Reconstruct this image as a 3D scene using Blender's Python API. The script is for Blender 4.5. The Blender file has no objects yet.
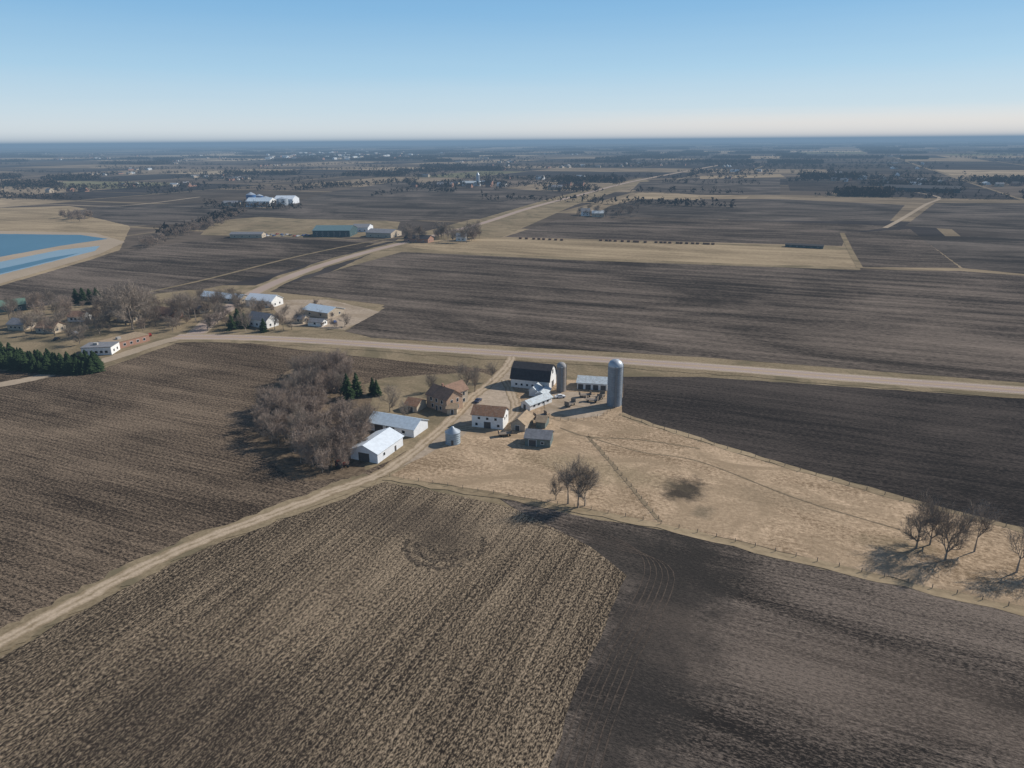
import bpy, bmesh, math, random
import numpy as np
from mathutils import Vector, Matrix

random.seed(7); np.random.seed(7)
S = bpy.context.scene
S.view_settings.view_transform='Standard'; S.view_settings.look='None'
S.view_settings.exposure=0; S.view_settings.gamma=1
COL = S.collection

# ------------------------------------------------------------ camera
F=711.0; H=100.0
cd=bpy.data.cameras.new('camera'); cam=bpy.data.objects.new('camera',cd); COL.objects.link(cam)
cd.sensor_width=36; cd.lens=F/1024*36; cd.clip_start=1; cd.clip_end=150000
R=(Matrix.Rotation(math.radians(90-18.87),4,'X') @ Matrix.Rotation(math.radians(-0.45),4,'Z'))
cam.matrix_world=Matrix.Translation((0,0,H)) @ R
S.camera=cam
R3=R.to_3x3()

# ground survey: photo measurement -> metres on the ground
def gp(u,v,z=0.0):
    d=R3 @ Vector(((u-512)/F,-(v-384)/F,-1.0))
    t=(H-z)/max(1e-5,-d.z)
    return Vector((d.x*t,d.y*t,0))
def hh(u,v,v2):
    b=gp(u,v); r=b.length
    d=R3 @ Vector(((u-512)/F,-(v2-384)/F,-1.0))
    return H + d.z*r/math.hypot(d.x,d.y)

AX=math.radians(-23.5)                 # section-line grid heading
A=Vector((math.cos(AX),math.sin(AX),0)); B=Vector((-math.sin(AX),math.cos(AX),0))

# ------------------------------------------------------------ materials
def newmat(name):
    m=bpy.data.materials.new(name); m.use_nodes=True
    nt=m.node_tree; return m,nt,nt.nodes,nt.links,nt.nodes['Principled BSDF']
def rgba(c): return (c[0],c[1],c[2],1)
def math_node(N,L,op,a,b=None,clamp=False):
    n=N.new('ShaderNodeMath'); n.operation=op; n.use_clamp=clamp
    for i,x in enumerate((a,b)):
        if x is None: continue
        if isinstance(x,(int,float)): n.inputs[i].default_value=x
        else: L.new(x,n.inputs[i])
    return n.outputs[0]
def noise(N,L,vec,scale,detail=3,rough=.55,dist=0):
    n=N.new('ShaderNodeTexNoise'); n.noise_dimensions='2D'; L.new(vec,n.inputs['Vector'])
    n.inputs['Scale'].default_value=scale; n.inputs['Detail'].default_value=detail
    n.inputs['Roughness'].default_value=rough; n.inputs['Distortion'].default_value=dist
    return n.outputs['Fac']
def noise3(N,L,vec,scale,detail=3,rough=.55,dist=0):
    o=noise(N,L,vec,scale,detail,rough,dist); o.node.noise_dimensions='3D'; return o
def mixc(N,L,f,a,b):
    m=N.new('ShaderNodeMix'); m.data_type='RGBA'
    if isinstance(f,(int,float)): m.inputs[0].default_value=f
    else: L.new(f,m.inputs[0])
    for i,x in ((6,a),(7,b)):
        if isinstance(x,tuple): m.inputs[i].default_value=rgba(x)
        else: L.new(x,m.inputs[i])
    return m.outputs[2]
def mapv(N,L,vec,rot,scale):
    a=N.new('ShaderNodeMapping'); a.inputs['Rotation'].default_value=(0,0,-rot); L.new(vec,a.inputs['Vector'])
    b=N.new('ShaderNodeMapping'); b.inputs['Scale'].default_value=scale; L.new(a.outputs[0],b.inputs['Vector'])
    return b.outputs[0]

# k = (large patches, row streaks, residue flecks, machine passes, planted rows)
def soil(name,dark,light,ang,k=(1.2,1.0,1.6,.3,0),fleck=(.9,2.4),row=1.52,bump=.6,spots=(),bias=.5,attr=False,rowscale=1.0,third=None,patch=(.008,.014)):
    m,nt,N,L,P=newmat(name)
    k=tuple(k)+(0,)*(5-len(k))
    pos=N.new('ShaderNodeNewGeometry').outputs['Position']
    n1=noise(N,L,mapv(N,L,pos,ang,(patch[0],patch[1],.01)),1,5,.62,.5)
    n2=noise(N,L,mapv(N,L,pos,ang,(.035*rowscale,.75*rowscale,.1)),1,2,.6)
    n3=noise(N,L,mapv(N,L,pos,ang,(fleck[0],fleck[1],1)),1,4,.75)
    terms=[(n1,k[0]),(n2,k[1]),(n3,k[2])]
    if k[3]: terms.append((noise(N,L,mapv(N,L,pos,ang,(.003,.1,.1)),1,2,.6),k[3]))
    if k[4]:
        w=N.new('ShaderNodeTexWave'); w.bands_direction='Y'; w.inputs['Scale'].default_value=1
        w.inputs['Distortion'].default_value=1.6; w.inputs['Detail'].default_value=2; w.inputs['Detail Scale'].default_value=.4
        L.new(mapv(N,L,pos,ang,(.02,.314/row,0)),w.inputs['Vector']); terms.append((w.outputs['Fac'],k[4]))
    f=math_node(N,L,'ADD',bias,0.0)
    for nn,kk in terms:
        f=math_node(N,L,'ADD',f,math_node(N,L,'MULTIPLY',math_node(N,L,'SUBTRACT',nn,.5),kk))
    f=math_node(N,L,'MAXIMUM',math_node(N,L,'MINIMUM',f,1.0),0.0)
    if attr:
        at=N.new('ShaderNodeVertexColor'); at.layer_name='col'
        hv=math_node(N,L,'ADD',math_node(N,L,'MULTIPLY',f,.9),.55)
        vm=N.new('ShaderNodeVectorMath'); vm.operation='SCALE'; L.new(at.outputs['Color'],vm.inputs[0]); L.new(hv,vm.inputs['Scale'])
        c=vm.outputs[0]
    else:
        c=mixc(N,L,f,dark,light)
    if third:
        nb=noise(N,L,mapv(N,L,pos,ang,(.03,.045,.02)),1,5,.65,.8)
        mr=N.new('ShaderNodeMapRange'); mr.inputs[1].default_value=.46; mr.inputs[2].default_value=.64; mr.inputs[4].default_value=.85
        L.new(nb,mr.inputs[0]); c=mixc(N,L,mr.outputs[0],c,third)
    for (sp,rx,ry,sc,am) in spots:
        mp=N.new('ShaderNodeMapping'); mp.vector_type='TEXTURE'
        mp.inputs['Location'].default_value=(sp.x,sp.y,0); mp.inputs['Rotation'].default_value=(0,0,AX)
        mp.inputs['Scale'].default_value=(rx,ry,1)
        L.new(pos,mp.inputs['Vector'])
        ln=N.new('ShaderNodeVectorMath'); ln.operation='LENGTH'
        fl=N.new('ShaderNodeVectorMath'); fl.operation='MULTIPLY'; fl.inputs[1].default_value=(1,1,0)
        L.new(mp.outputs[0],fl.inputs[0]); L.new(fl.outputs[0],ln.inputs[0])
        nz=noise(N,L,pos,.16 if rx<20 else .05,6,.7)
        dd=math_node(N,L,'ADD',ln.outputs['Value'],math_node(N,L,'MULTIPLY',math_node(N,L,'SUBTRACT',nz,.5),2.0))
        mr=N.new('ShaderNodeMapRange'); mr.inputs[1].default_value=1.15; mr.inputs[2].default_value=.45; mr.inputs[4].default_value=am
        L.new(dd,mr.inputs[0])
        hv=math_node(N,L,'ADD',math_node(N,L,'MULTIPLY',n3,1.0),.5)
        cs=N.new('ShaderNodeVectorMath'); cs.operation='SCALE'; cs.inputs[0].default_value=sc; L.new(hv,cs.inputs['Scale'])
        c=mixc(N,L,mr.outputs[0],c,cs.outputs[0])
    L.new(c,P.inputs['Base Color']); P.inputs['Roughness'].default_value=1; P.inputs['Specular IOR Level'].default_value=.0
    if bump>0:
        b=N.new('ShaderNodeBump'); b.inputs['Strength'].default_value=bump; b.inputs['Distance'].default_value=.25
        L.new(n3,b.inputs['Height'])
        L.new(b.outputs[0],P.inputs['Normal'])
    return m

def paint(name,col,rough=.6,var=.25,rust=None,scale=.8,metal=0,ribs=0):
    m,nt,N,L,P=newmat(name)
    tc=N.new('ShaderNodeTexCoord').outputs['Object']
    n=noise3(N,L,tc,scale,5,.65)
    dk=tuple(x*(1-var) for x in col); lt=tuple(min(1,x*(1+var*.6)) for x in col)
    mr=N.new('ShaderNodeMapRange'); mr.inputs[1].default_value=.3; mr.inputs[2].default_value=.7; L.new(n,mr.inputs[0])
    c=mixc(N,L,mr.outputs[0],dk,lt)
    if rust:
        n2=noise3(N,L,tc,scale*1.7,4,.6)
        m2=N.new('ShaderNodeMapRange'); m2.inputs[1].default_value=.5; m2.inputs[2].default_value=.68; m2.inputs[4].default_value=.7; L.new(n2,m2.inputs[0])
        c=mixc(N,L,m2.outputs[0],c,rust)
    L.new(c,P.inputs['Base Color']); P.inputs['Roughness'].default_value=rough; P.inputs['Metallic'].default_value=metal
    P.inputs['Specular IOR Level'].default_value=.3
    if ribs:
        w=N.new('ShaderNodeTexWave'); w.bands_direction='Z' if ribs>1 else 'X'; w.inputs['Scale'].default_value=.8; L.new(tc,w.inputs['Vector'])
        b=N.new('ShaderNodeBump'); b.inputs['Strength'].default_value=.5; b.inputs['Distance'].default_value=.06
        L.new(w.outputs['Fac'],b.inputs['Height']); L.new(b.outputs[0],P.inputs['Normal'])
    return m

# ------------------------------------------------------------ mesh helpers
def mkobj(name,verts,faces,mat=None,parent=None,smooth=False):
    me=bpy.data.meshes.new(name); me.from_pydata([tuple(v) for v in verts],[],faces); me.update()
    if mat: me.materials.append(mat)
    o=bpy.data.objects.new(name,me); COL.objects.link(o)
    if parent: o.parent=parent
    if smooth:
        for p in me.polygons: p.use_smooth=True
    return o
def empty(name,loc=(0,0,0),rot=0):
    e=bpy.data.objects.new(name,None); e.empty_display_size=1; COL.objects.link(e); e.location=loc; e.rotation_euler=(0,0,rot); return e
def box(name,x0,x1,y0,y1,z0,z1,mat,parent=None):
    v=[(x,y,z) for z in (z0,z1) for y in (y0,y1) for x in (x0,x1)]
    f=[(0,2,3,1),(4,5,7,6),(0,1,5,4),(2,6,7,3),(0,4,6,2),(1,3,7,5)]
    return mkobj(name,v,f,mat,parent)
ZL=[0.03]
def field(name,px,mat,z=None,jit=.5,world=False):
    P=[p if world else gp(*p) for p in px]
    if z is None: ZL[0]+=.004; z=ZL[0]
    out=[]
    rnd=random.Random(len(name)*31+int(P[0].x))
    n=len(P)
    for i in range(n):
        a,b=P[i],P[(i+1)%n]; Ls=(b-a).length; k=max(1,min(60,int(Ls/5)))
        nr=Vector((-(b-a).y,(b-a).x,0)).normalized()
        for j in range(k):
            q=a.lerp(b,j/k)+nr*(rnd.uniform(-jit,jit)*(0 if j==0 else 1)); out.append((q.x,q.y,z))
    me=bpy.data.meshes.new(name); bm=bmesh.new(); vs=[bm.verts.new(p) for p in out]; f=bm.faces.new(vs)
    bm.normal_update()
    if f.normal.z<0: f.normal_flip()
    bmesh.ops.triangulate(bm,faces=[f]); bm.to_mesh(me); bm.free(); me.materials.append(mat)
    o=bpy.data.objects.new(name,me); COL.objects.link(o); return o
def spline(P,seg=6):
    out=[]
    n=len(P)
    for i in range(n-1):
        p0=P[max(0,i-1)];p1=P[i];p2=P[i+1];p3=P[min(n-1,i+2)]
        for j in range(seg):
            t=j/seg
            out.append(.5*((2*p1)+(-p0+p2)*t+(2*p0-5*p1+4*p2-p3)*t*t+(-p0+3*p1-3*p2+p3)*t**3))
    out.append(P[-1]); return out
def ribbon(name,P,width,z,mat,jit=0,seg=8,parent=None,off=0):
    C=spline(P,seg); v=[];f=[];uv=[];d=0
    rnd=random.Random(5+len(C))
    for i,c in enumerate(C):
        t=(C[min(i+1,len(C)-1)]-C[max(i-1,0)]); t.z=0; t.normalize(); nr=Vector((-t.y,t.x,0))
        if i: d+=(c-C[i-1]).length
        a=c+nr*(off+width/2+rnd.uniform(-jit,jit)); b=c+nr*(off-width/2+rnd.uniform(-jit,jit))
        v+= [(a.x,a.y,z),(b.x,b.y,z)]; uv.append(d)
        if i: f.append((2*i-2,2*i-1,2*i+1,2*i))
    o=mkobj(name,v,f,mat,parent)
    ul=o.data.uv_layers.new(name='UVMap')
    for l in o.data.loops:
        vi=l.vertex_index; ul.data[l.index].uv=(vi%2,uv[vi//2])
    return o
def G(*pts): return [gp(*p) for p in pts]

# ------------------------------------------------------------ material library
angA=AX; angB=AX+math.pi/2
M_grass=soil('dry_grass',(.155,.118,.072),(.32,.25,.16),AX,k=(1.4,.3,1.6,0),fleck=(.8,.8),bump=0,third=(.145,.12,.074),patch=(.02,.02))
M_ground=soil('prairie_ground',(.14,.108,.07),(.27,.21,.14),AX,k=(1.4,.3,.9,0),fleck=(.3,.3),bump=0)
M_meadow=soil('farmyard_grass',(.21,.148,.09),(.57,.42,.28),AX,k=(1.8,.5,2.3,.3),fleck=(.8,1.0),bump=.5,patch=(.03,.045),
    spots=[(gp(684,490),7,9,(.045,.038,.03),.92),(gp(703,512),3,5,(.09,.08,.055),.5),(gp(895,545),10,5,(.2,.155,.095),.6),(gp(600,470),26,9,(.24,.19,.115),.5),(gp(780,500),16,7,(.24,.18,.115),.5)],third=(.28,.205,.13))
M_stub=soil('stubble_field',(.026,.020,.015),(.40,.305,.205),angB,k=(.9,.7,3.8,.35,.2),fleck=(1.2,2.8),bias=.30,bump=.9,row=1.5,patch=(.012,.02),
    spots=[(gp(200,740),30,22,(.06,.046,.035),.4),(gp(430,522),30,12,(.055,.043,.034),.45),(gp(444,545),9,8,(.05,.039,.03),.5)])
M_left=soil('tilled_field_brown',(.032,.024,.018),(.265,.198,.138),angA,k=(1.2,.7,3.0,.55,.15),fleck=(.9,2.2),bias=.31,bump=.8,row=1.8,patch=(.01,.02))
M_dark=soil('tilled_field_dark',(.025,.021,.018),(.21,.168,.135),angA,k=(2.3,.7,2.9,.6,.15),fleck=(1.0,2.4),bias=.31,bump=.8,patch=(.012,.035),
    spots=[(gp(655,640),15,75,(.042,.036,.031),.85),(gp(640,560),30,14,(.038,.033,.028),.7),(gp(880,690),42,16,(.14,.11,.087),.45)])
M_black=soil('tilled_field_black',(.022,.019,.017),(.115,.093,.078),angA,k=(1.3,.7,1.9,.6),fleck=(.7,2.0),bias=.32,bump=.5)
M_center=soil('tilled_field_grey',(.034,.028,.023),(.205,.163,.13),angA,k=(1.6,.8,1.8,1.2),fleck=(.35,1.2),bias=.34,bump=0)
M_mid=soil('tilled_field_mid',(.04,.034,.029),(.17,.14,.116),angA,k=(2.0,.5,1.0,1.1),fleck=(.2,.5),bias=.35,bump=0,rowscale=.4)
M_tan=soil('hay_field',(.19,.145,.09),(.41,.315,.20),angA,k=(1.7,.6,1.2,.9),fleck=(.3,.5),bump=0,bias=.45)
M_far=soil('field_patchwork',(0,0,0),(1,1,1),angA,k=(1.9,.5,.5,0),fleck=(.05,.12),bump=0,attr=True,rowscale=.15)
M_litter=soil('leaf_litter',(.07,.05,.033),(.24,.18,.12),AX,k=(1,.1,1.8,0),fleck=(.6,.6),bump=.3)
M_yard=soil('gravel_yard',(.23,.18,.13),(.48,.385,.29),AX,k=(1.2,.3,1.4,0),fleck=(.5,.5),bump=0,third=(.26,.2,.135))
M_road=soil('asphalt_pink_aggregate',(.30,.228,.188),(.42,.33,.275),AX,k=(.8,.3,.6,0),fleck=(2,2),bump=0)
M_gravel=soil('gravel_road_surface',(.26,.205,.145),(.43,.345,.255),AX,k=(1,.2,1,0),fleck=(.6,.6),bump=0)
M_dtrack=soil('soil_tracks',(.045,.036,.029),(.13,.10,.078),AX,k=(1,.2,2.4,0),fleck=(1.2,1.2),bias=.4,bump=0)
M_ring=soil('turning_soil',(.03,.024,.018),(.26,.20,.14),AX,k=(1,.2,3.8,0),fleck=(1.6,1.6),bias=.22,bump=.5)
M_path=soil('cow_path',(.15,.115,.073),(.30,.23,.15),AX,k=(1,.2,2,0),fleck=(.8,.8),bias=.4,bump=0)
def track_mat():
    m,nt,N,L,P=newmat('farm_track_dirt')
    uv=N.new('ShaderNodeTexCoord').outputs['UV']; sx=N.new('ShaderNodeSeparateXYZ'); L.new(uv,sx.inputs[0])
    pos=N.new('ShaderNodeNewGeometry').outputs['Position']
    n=noise(N,L,pos,.25,5,.65); n2=noise(N,L,pos,1.6,4,.7)
    a=math_node(N,L,'ABSOLUTE',math_node(N,L,'SUBTRACT',sx.outputs[0],.5))
    t=math_node(N,L,'ABSOLUTE',math_node(N,L,'SUBTRACT',a,.2))
    t=math_node(N,L,'ADD',t,math_node(N,L,'MULTIPLY',math_node(N,L,'SUBTRACT',n,.5),.5))
    mr=N.new('ShaderNodeMapRange'); mr.inputs[1].default_value=.05; mr.inputs[2].default_value=.25; L.new(t,mr.inputs[0])
    c=mixc(N,L,mr.outputs[0],(.42,.33,.235),(.25,.19,.12))
    hv=math_node(N,L,'ADD',math_node(N,L,'MULTIPLY',n2,.9),.55)
    vm=N.new('ShaderNodeVectorMath'); vm.operation='SCALE'; L.new(c,vm.inputs[0]); L.new(hv,vm.inputs['Scale'])
    L.new(vm.outputs[0],P.inputs['Base Color']); P.inputs['Roughness'].default_value=1; P.inputs['Specular IOR Level'].default_value=0; return m
M_track=track_mat()
def water(name,c1,c2):
    m,nt,N,L,P=newmat(name); P.inputs['Specular IOR Level'].default_value=.25; P.inputs['Roughness'].default_value=.45
    pos=N.new('ShaderNodeNewGeometry').outputs['Position']; nn=noise(N,L,pos,.006,3,.5)
    L.new(mixc(N,L,nn,c1,c2),P.inputs['Base Color']); return m
M_water=water('pond_water',(.045,.12,.175),(.085,.19,.26)); M_ice=water('thin_pond_ice',(.14,.24,.30),(.28,.37,.42))
M_yel=paint('road_paint_yellow',(.6,.42,.08)); M_wht=paint('road_paint_white',(.7,.7,.68))

# ------------------------------------------------------------ ground + patchwork
n=16; ext=45000
v=[(-ext+2*ext*i/n,-ext+2*ext*j/n,0) for j in range(n+1) for i in range(n+1)]
f=[(j*(n+1)+i,j*(n+1)+i+1,(j+1)*(n+1)+i+1,(j+1)*(n+1)+i) for j in range(n) for i in range(n)]
mkobj('ground',v,f,M_ground)

rnd=random.Random(21)
cells=[]
def split(a0,a1,b0,b1):
    w,h=a1-a0,b1-b0; d=math.hypot((a0+a1)/2,(b0+b1)/2)
    tgt=min(2400,300+d*.08)*rnd.uniform(.75,1.4)
    if w<tgt and h<tgt*.9: cells.append((a0,a1,b0,b1)); return
    t=rnd.uniform(.33,.67)
    if w>h*rnd.uniform(.7,1.4): split(a0,a0+w*t,b0,b1); split(a0+w*t,a1,b0,b1)
    else: split(a0,a1,b0,b0+h*t); split(a0,a1,b0+h*t,b1)
split(-26000,26000,-6000,38000)
pal=[((.066,.054,.045),5),((.095,.075,.058),4),((.13,.102,.078),3),((.048,.041,.038),4),((.28,.215,.14),2.0),((.22,.17,.115),2.2),((.36,.285,.19),.9),((.15,.14,.08),.6)]
V=[];Fc=[];cols=[]
for (a0,a1,b0,b1) in cells:
    g=rnd.choice([3,4,6,9]); c=rnd.choices([p[0] for p in pal],[p[1] for p in pal])[0]; s=rnd.uniform(.85,1.2)
    i=len(V)
    for (a,b) in ((a0+g,b0+g),(a1-g,b0+g),(a1-g,b1-g),(a0+g,b1-g)):
        p=A*a+B*b; V.append((p.x,p.y,.02))
    Fc.append((i,i+1,i+2,i+3)); cols.append(tuple(x*s for x in c))
o=mkobj('distant_fields',V,Fc,M_far)
ca=o.data.color_attributes.new('col','FLOAT_COLOR','CORNER')
for p in o.data.polygons:
    for li in p.loop_indices: ca.data[li].color=(*cols[p.index],1)

# ------------------------------------------------------------ measured fields
field('dry_grass_verge',[(-300,420),(0,330),(60,300),(200,285),(300,286),(390,245),(400,238),(560,196),(640,178),(650,181),(575,205),(500,238),(860,247),(860,270),(1300,290),(1300,900),(512,1600),(-600,1200)],M_grass)
# mid-distance
field('grass_flat',[(-200,222),(0,208),(70,206),(120,215),(130,228),(120,250),(60,270),(-150,330)],M_tan)
field('tilled_field',[(70,212),(110,205),(215,203),(300,212),(220,222),(130,226)],M_mid)
field('tilled_field',[(-250,322),(0,286),(90,260),(150,246),(240,236),(330,240),(384,240),(345,254),(270,275),(205,289),(120,300),(60,303),(0,305)],M_center)
field('hay_field',[(215,221),(300,213),(400,222),(395,236),(330,238),(200,235)],M_grass)
field('tilled_field',[(245,216),(330,192),(400,181),(470,186),(560,192),(545,200),(480,219),(400,221),(300,219)],M_mid)
field('tilled_field',[(508,236),(560,219),(700,219),(900,226),(848,233),(842,246),(700,242),(505,237)],M_center)
field('tilled_field',[(610,206),(640,199),(780,199),(905,205),(890,221),(780,221),(590,216)],M_mid)
field('hay_field',[(400,246),(440,240),(500,238),(700,244),(850,250),(857,267),(740,264),(560,257),(440,251)],M_tan)
field('tilled_field',[(845,233),(910,229),(960,268),(860,267)],M_center)
field('tilled_field',[(918,236),(1200,238),(1300,286),(1024,274),(963,268)],M_mid)
field('tilled_field',[(935,203),(1200,204),(1200,232),(1024,234),(905,226)],M_mid)
field('tilled_field',[(786,177),(850,178),(870,192),(790,191)],M_black)
field('hay_field',[(635,194),(700,196),(700,200),(640,199)],M_tan)
field('tilled_field',[(640,182),(780,178),(780,195),(700,195),(632,190)],M_mid)
field('hay_field',[(700,176),(780,174),(785,177),(700,179)],M_tan)
# big centre field
field('tilled_field',[(262,291),(330,272),(402,252),(470,255),(570,260),(740,266),(857,270),(960,271),(1024,276),(1300,290),(1500,425),(1024,383),(700,357),(520,347),(372,338),(340,330),(385,305),(330,298)],M_center)
# right black field
field('tilled_field',[(622,377),(700,377),(1024,399),(1500,440),(1500,680),(1024,528),(905,497),(800,468),(700,438),(618,413)],M_black)
# left field
field('tilled_field',[(-500,400),(0,371),(88,374),(180,342),(250,343),(300,350),(430,364),(498,370),(482,388),(455,420),(425,444),(395,462),(362,482),(335,490),(280,509),(200,539),(130,574),(60,612),(-2,645),(-500,860)],M_left)
# foreground stubble
field('stubble_field',[(-500,900),(0,658),(60,622),(130,586),(200,551),(280,520),(345,499),(385,482),(440,493),(500,505),(545,520),(600,545),(632,572),(604,640),(556,768),(506,1000),(400,1900),(-800,1900)],M_stub,jit=.9)
# bottom right
field('tilled_field',[(500,499),(560,512),(660,530),(800,563),(1024,616),(1500,728),(1700,1900),(400,1900),(496,1000),(549,768),(600,640),(627,576),(592,548),(540,521)],M_dark,jit=.8)
# farmstead
field('farmyard_grass',[(388,477),(430,450),(468,413),(500,372),(560,380),(622,380),(622,417),(700,442),(800,472),(905,501),(1024,532),(1500,684),(1500,720),(1024,610),(800,556),(640,519),(500,493)],M_meadow)
field('lawn',[(330,395),(385,378),(480,372),(496,378),(470,405),(430,437),(392,460),(355,475),(340,440)],M_grass)
field('gravel_yard',[(392,462),(425,438),(452,418),(470,398),(490,380),(512,364),(520,372),(508,392),(520,400),(512,412),(478,435),(470,430),(458,440),(432,452),(400,468)],M_yard)
field('barnyard',[(548,392),(575,392),(600,396),(618,404),(600,416),(565,420),(545,412)],M_yard)
field('leaf_litter',[(248,425),(262,395),(300,362),(345,355),(372,400),(380,440),(360,478),(300,482),(262,455)],M_litter,jit=1.5)
field('village_ground',[(-200,345),(0,312),(60,304),(190,290),(262,291),(330,298),(385,308),(345,331),(300,336),(180,338),(100,368),(0,366),(-200,380)],M_grass)
field('gravel_yard',[(265,300),(330,300),(380,312),(345,330),(290,326)],M_yard)
# ponds
field('pond_bank',[(-200,262),(0,231),(95,233),(125,242),(100,254),(0,284),(-200,330)],M_gravel)
field('pond_water',[(-200,259),(0,234),(80,235),(108,239),(60,246),(0,257),(-200,290)],M_water)
field('pond_water',[(-200,296),(0,262),(60,250),(100,246),(95,251),(0,275),(-200,318)],M_ice)
field('pond_water',[(-200,308),(0,269),(50,258),(80,253),(60,259),(0,274),(-200,316)],M_water)

# ------------------------------------------------------------ roads
z0=ZL[0]+.01
main=G((-300,338),(-100,345),(100,357),(175,337),(250,338),(330,342),(420,348),(512,354),(620,361),(720,368),(860,379),(1024,391),(1300,413),(1700,445))[3:]
ribbon('road_verge',main,22,z0,M_grass,jit=1.4)
rd=empty('paved_road')
ribbon('shoulder',main,11.5,z0+.006,M_gravel,jit=.4,parent=rd)
ribbon('carriageway',main,8,z0+.012,M_road,parent=rd)
ribbon('centre_line',main,.15,z0+.018,M_yel,parent=rd,off=.2); ribbon('centre_line_2',main,.15,z0+.018,M_yel,parent=rd,off=-.2)
for s in (-1,1): ribbon('edge_line',main,.12,z0+.018,M_wht,parent=rd,off=3.5*s)
hw=G((196,334),(215,318),(250,295),(300,273),(360,254),(420,239),(480,224),(530,208),(580,195),(640,180),(720,165))
ribbon('road_verge',hw,20,z0+.003,M_grass,jit=2)
rd=empty('paved_road'); ribbon('shoulder',hw,11,z0+.009,M_gravel,parent=rd); ribbon('carriageway',hw,8,z0+.015,M_road,parent=rd)
vr=G((-200,415),(0,385),(60,372),(110,359),(150,346),(185,337),(215,336))
ribbon('village_road',vr,8,z0+.009,M_gravel,jit=.4)
ft=G((-300,790),(-60,675),(0,643),(60,611),(130,574),(200,542),(280,512),(340,489),(372,478),(398,463),(428,440),(455,416),(474,396),(492,382),(506,368),(512,357))
ribbon('track_verge',ft[:9],8.5,z0-.005,M_grass,jit=1.1)
ribbon('farm_track',ft,5,z0+.021,M_track,jit=.4)
ribbon('gravel_driveway',G((440,432),(470,428),(500,425),(515,412),(512,395),(505,380)),4,z0+.016,M_track,jit=.3)
ribbon('grass_verge',G((385,478),(500,497),(640,522),(800,560),(1024,612),(1300,677)),3.2,z0,M_tan,jit=.7)
ribbon('grass_verge',G((620,414),(700,440),(800,470),(905,500),(1024,531),(1300,610)),2.6,z0,M_tan,jit=.7)
ribbon('cow_path',G((588,437),(610,462),(640,498),(660,522)),1.3,z0+.004,M_path,jit=.2)
ribbon('cow_path',G((560,428),(588,437),(640,440),(700,449)),.8,z0+.004,M_path,jit=.2)
ribbon('cow_path',G((588,437),(640,452),(700,462),(800,500),(900,530)),.5,z0+.004,M_path,jit=.15)
ribbon('gravel_road',G((885,228),(900,220),(925,205),(938,197),(900,190)),6,z0+.012,M_gravel)
ribbon('gravel_road',G((842,233),(850,250),(860,268)),5,z0+.012,M_grass)
ribbon('gravel_road',G((-100,215),(40,205),(120,206),(200,197)),7,z0+.012,M_gravel)
ribbon('gravel_road',G((110,300),(200,281),(300,256),(380,240),(420,236)),3.5,z0+.012,M_grass)
ribbon('gravel_road',G((-300,176),(0,177),(300,172),(430,176)),10,z0+.012,M_gravel)
ribbon('gravel_road',G((640,180),(760,176),(900,176),(1200,180)),9,z0+.012,M_gravel)
c0=gp(446,545); rr_=random.Random(3)
for k,(r,w,a0,a1) in enumerate(((10.5,1.5,165,300),(10.0,1.3,310,385),(7.4,1.5,170,350),(4.2,1.8,190,330))):
    ribbon('turning_tracks',[c0+Vector(((r+rr_.uniform(-.4,.4))*math.cos(math.radians(t)),(r+rr_.uniform(-.4,.4))*math.sin(math.radians(t)),0)) for t in range(a0,a1,12)],w,z0-.006+.0005*k,M_ring,jit=.55,seg=3)
for k in range(6):
    o1=k*1.4
    ribbon('wheel_tracks',[gp(540,512)+B*-o1,gp(600,531)+B*-o1+A*o1*.3,gp(645,566)+A*o1,gp(600,660)+A*o1,gp(560,760)+A*o1,gp(520,950)+A*o1],.22,z0-.009+.0003*k,M_dtrack,jit=.09)

# ------------------------------------------------------------ fences
M_post=paint('weathered_wood',(.22,.18,.14))
M_wire=paint('fence_wire',(.25,.24,.22),.5)
def fence(pts,sp=5,h=1.3):
    C=spline(pts,10); V=[];Fa=[];posts=[];acc=sp
    for i in range(1,len(C)):
        a,b=C[i-1],C[i]; Ls=(b-a).length; t=sp-acc
        while t<Ls: posts.append(a.lerp(b,t/Ls)); t+=sp
        acc=(acc+Ls)%sp
    e=empty('wire_fence')
    for p in posts:
        k=len(V); w=.07; dx=random.uniform(-.08,.08)
        V+=[(p.x-w,p.y-w,0),(p.x+w,p.y-w,0),(p.x+w,p.y+w,0),(p.x-w,p.y+w,0),(p.x-w+dx,p.y-w,h),(p.x+w+dx,p.y-w,h),(p.x+w+dx,p.y+w,h),(p.x-w+dx,p.y+w,h)]
        Fa+=[(k,k+1,k+5,k+4),(k+1,k+2,k+6,k+5),(k+2,k+3,k+7,k+6),(k+3,k,k+4,k+7),(k+4,k+5,k+6,k+7)]
    mkobj('posts',V,Fa,M_post,e)
    V=[];Fa=[]
    for zz in (.4,.75,1.1):
        for i in range(1,len(C)):
            k=len(V);a,b=C[i-1],C[i]; V+=[(a.x,a.y,zz),(b.x,b.y,zz),(b.x,b.y,zz+.012),(a.x,a.y,zz+.012)]; Fa.append((k,k+1,k+2,k+3))
    mkobj('wires',V,Fa,M_wire,e)
fence(G((390,477),(500,495),(640,520),(800,558),(1024,610)))
fence(G((620,416),(700,441),(800,471),(905,501),(1024,532)))
fence(G((588,437),(612,464),(642,500),(660,521)),4)
fence(G((548,393),(545,412),(565,421),(600,417),(618,405)),3,1.4)

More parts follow.
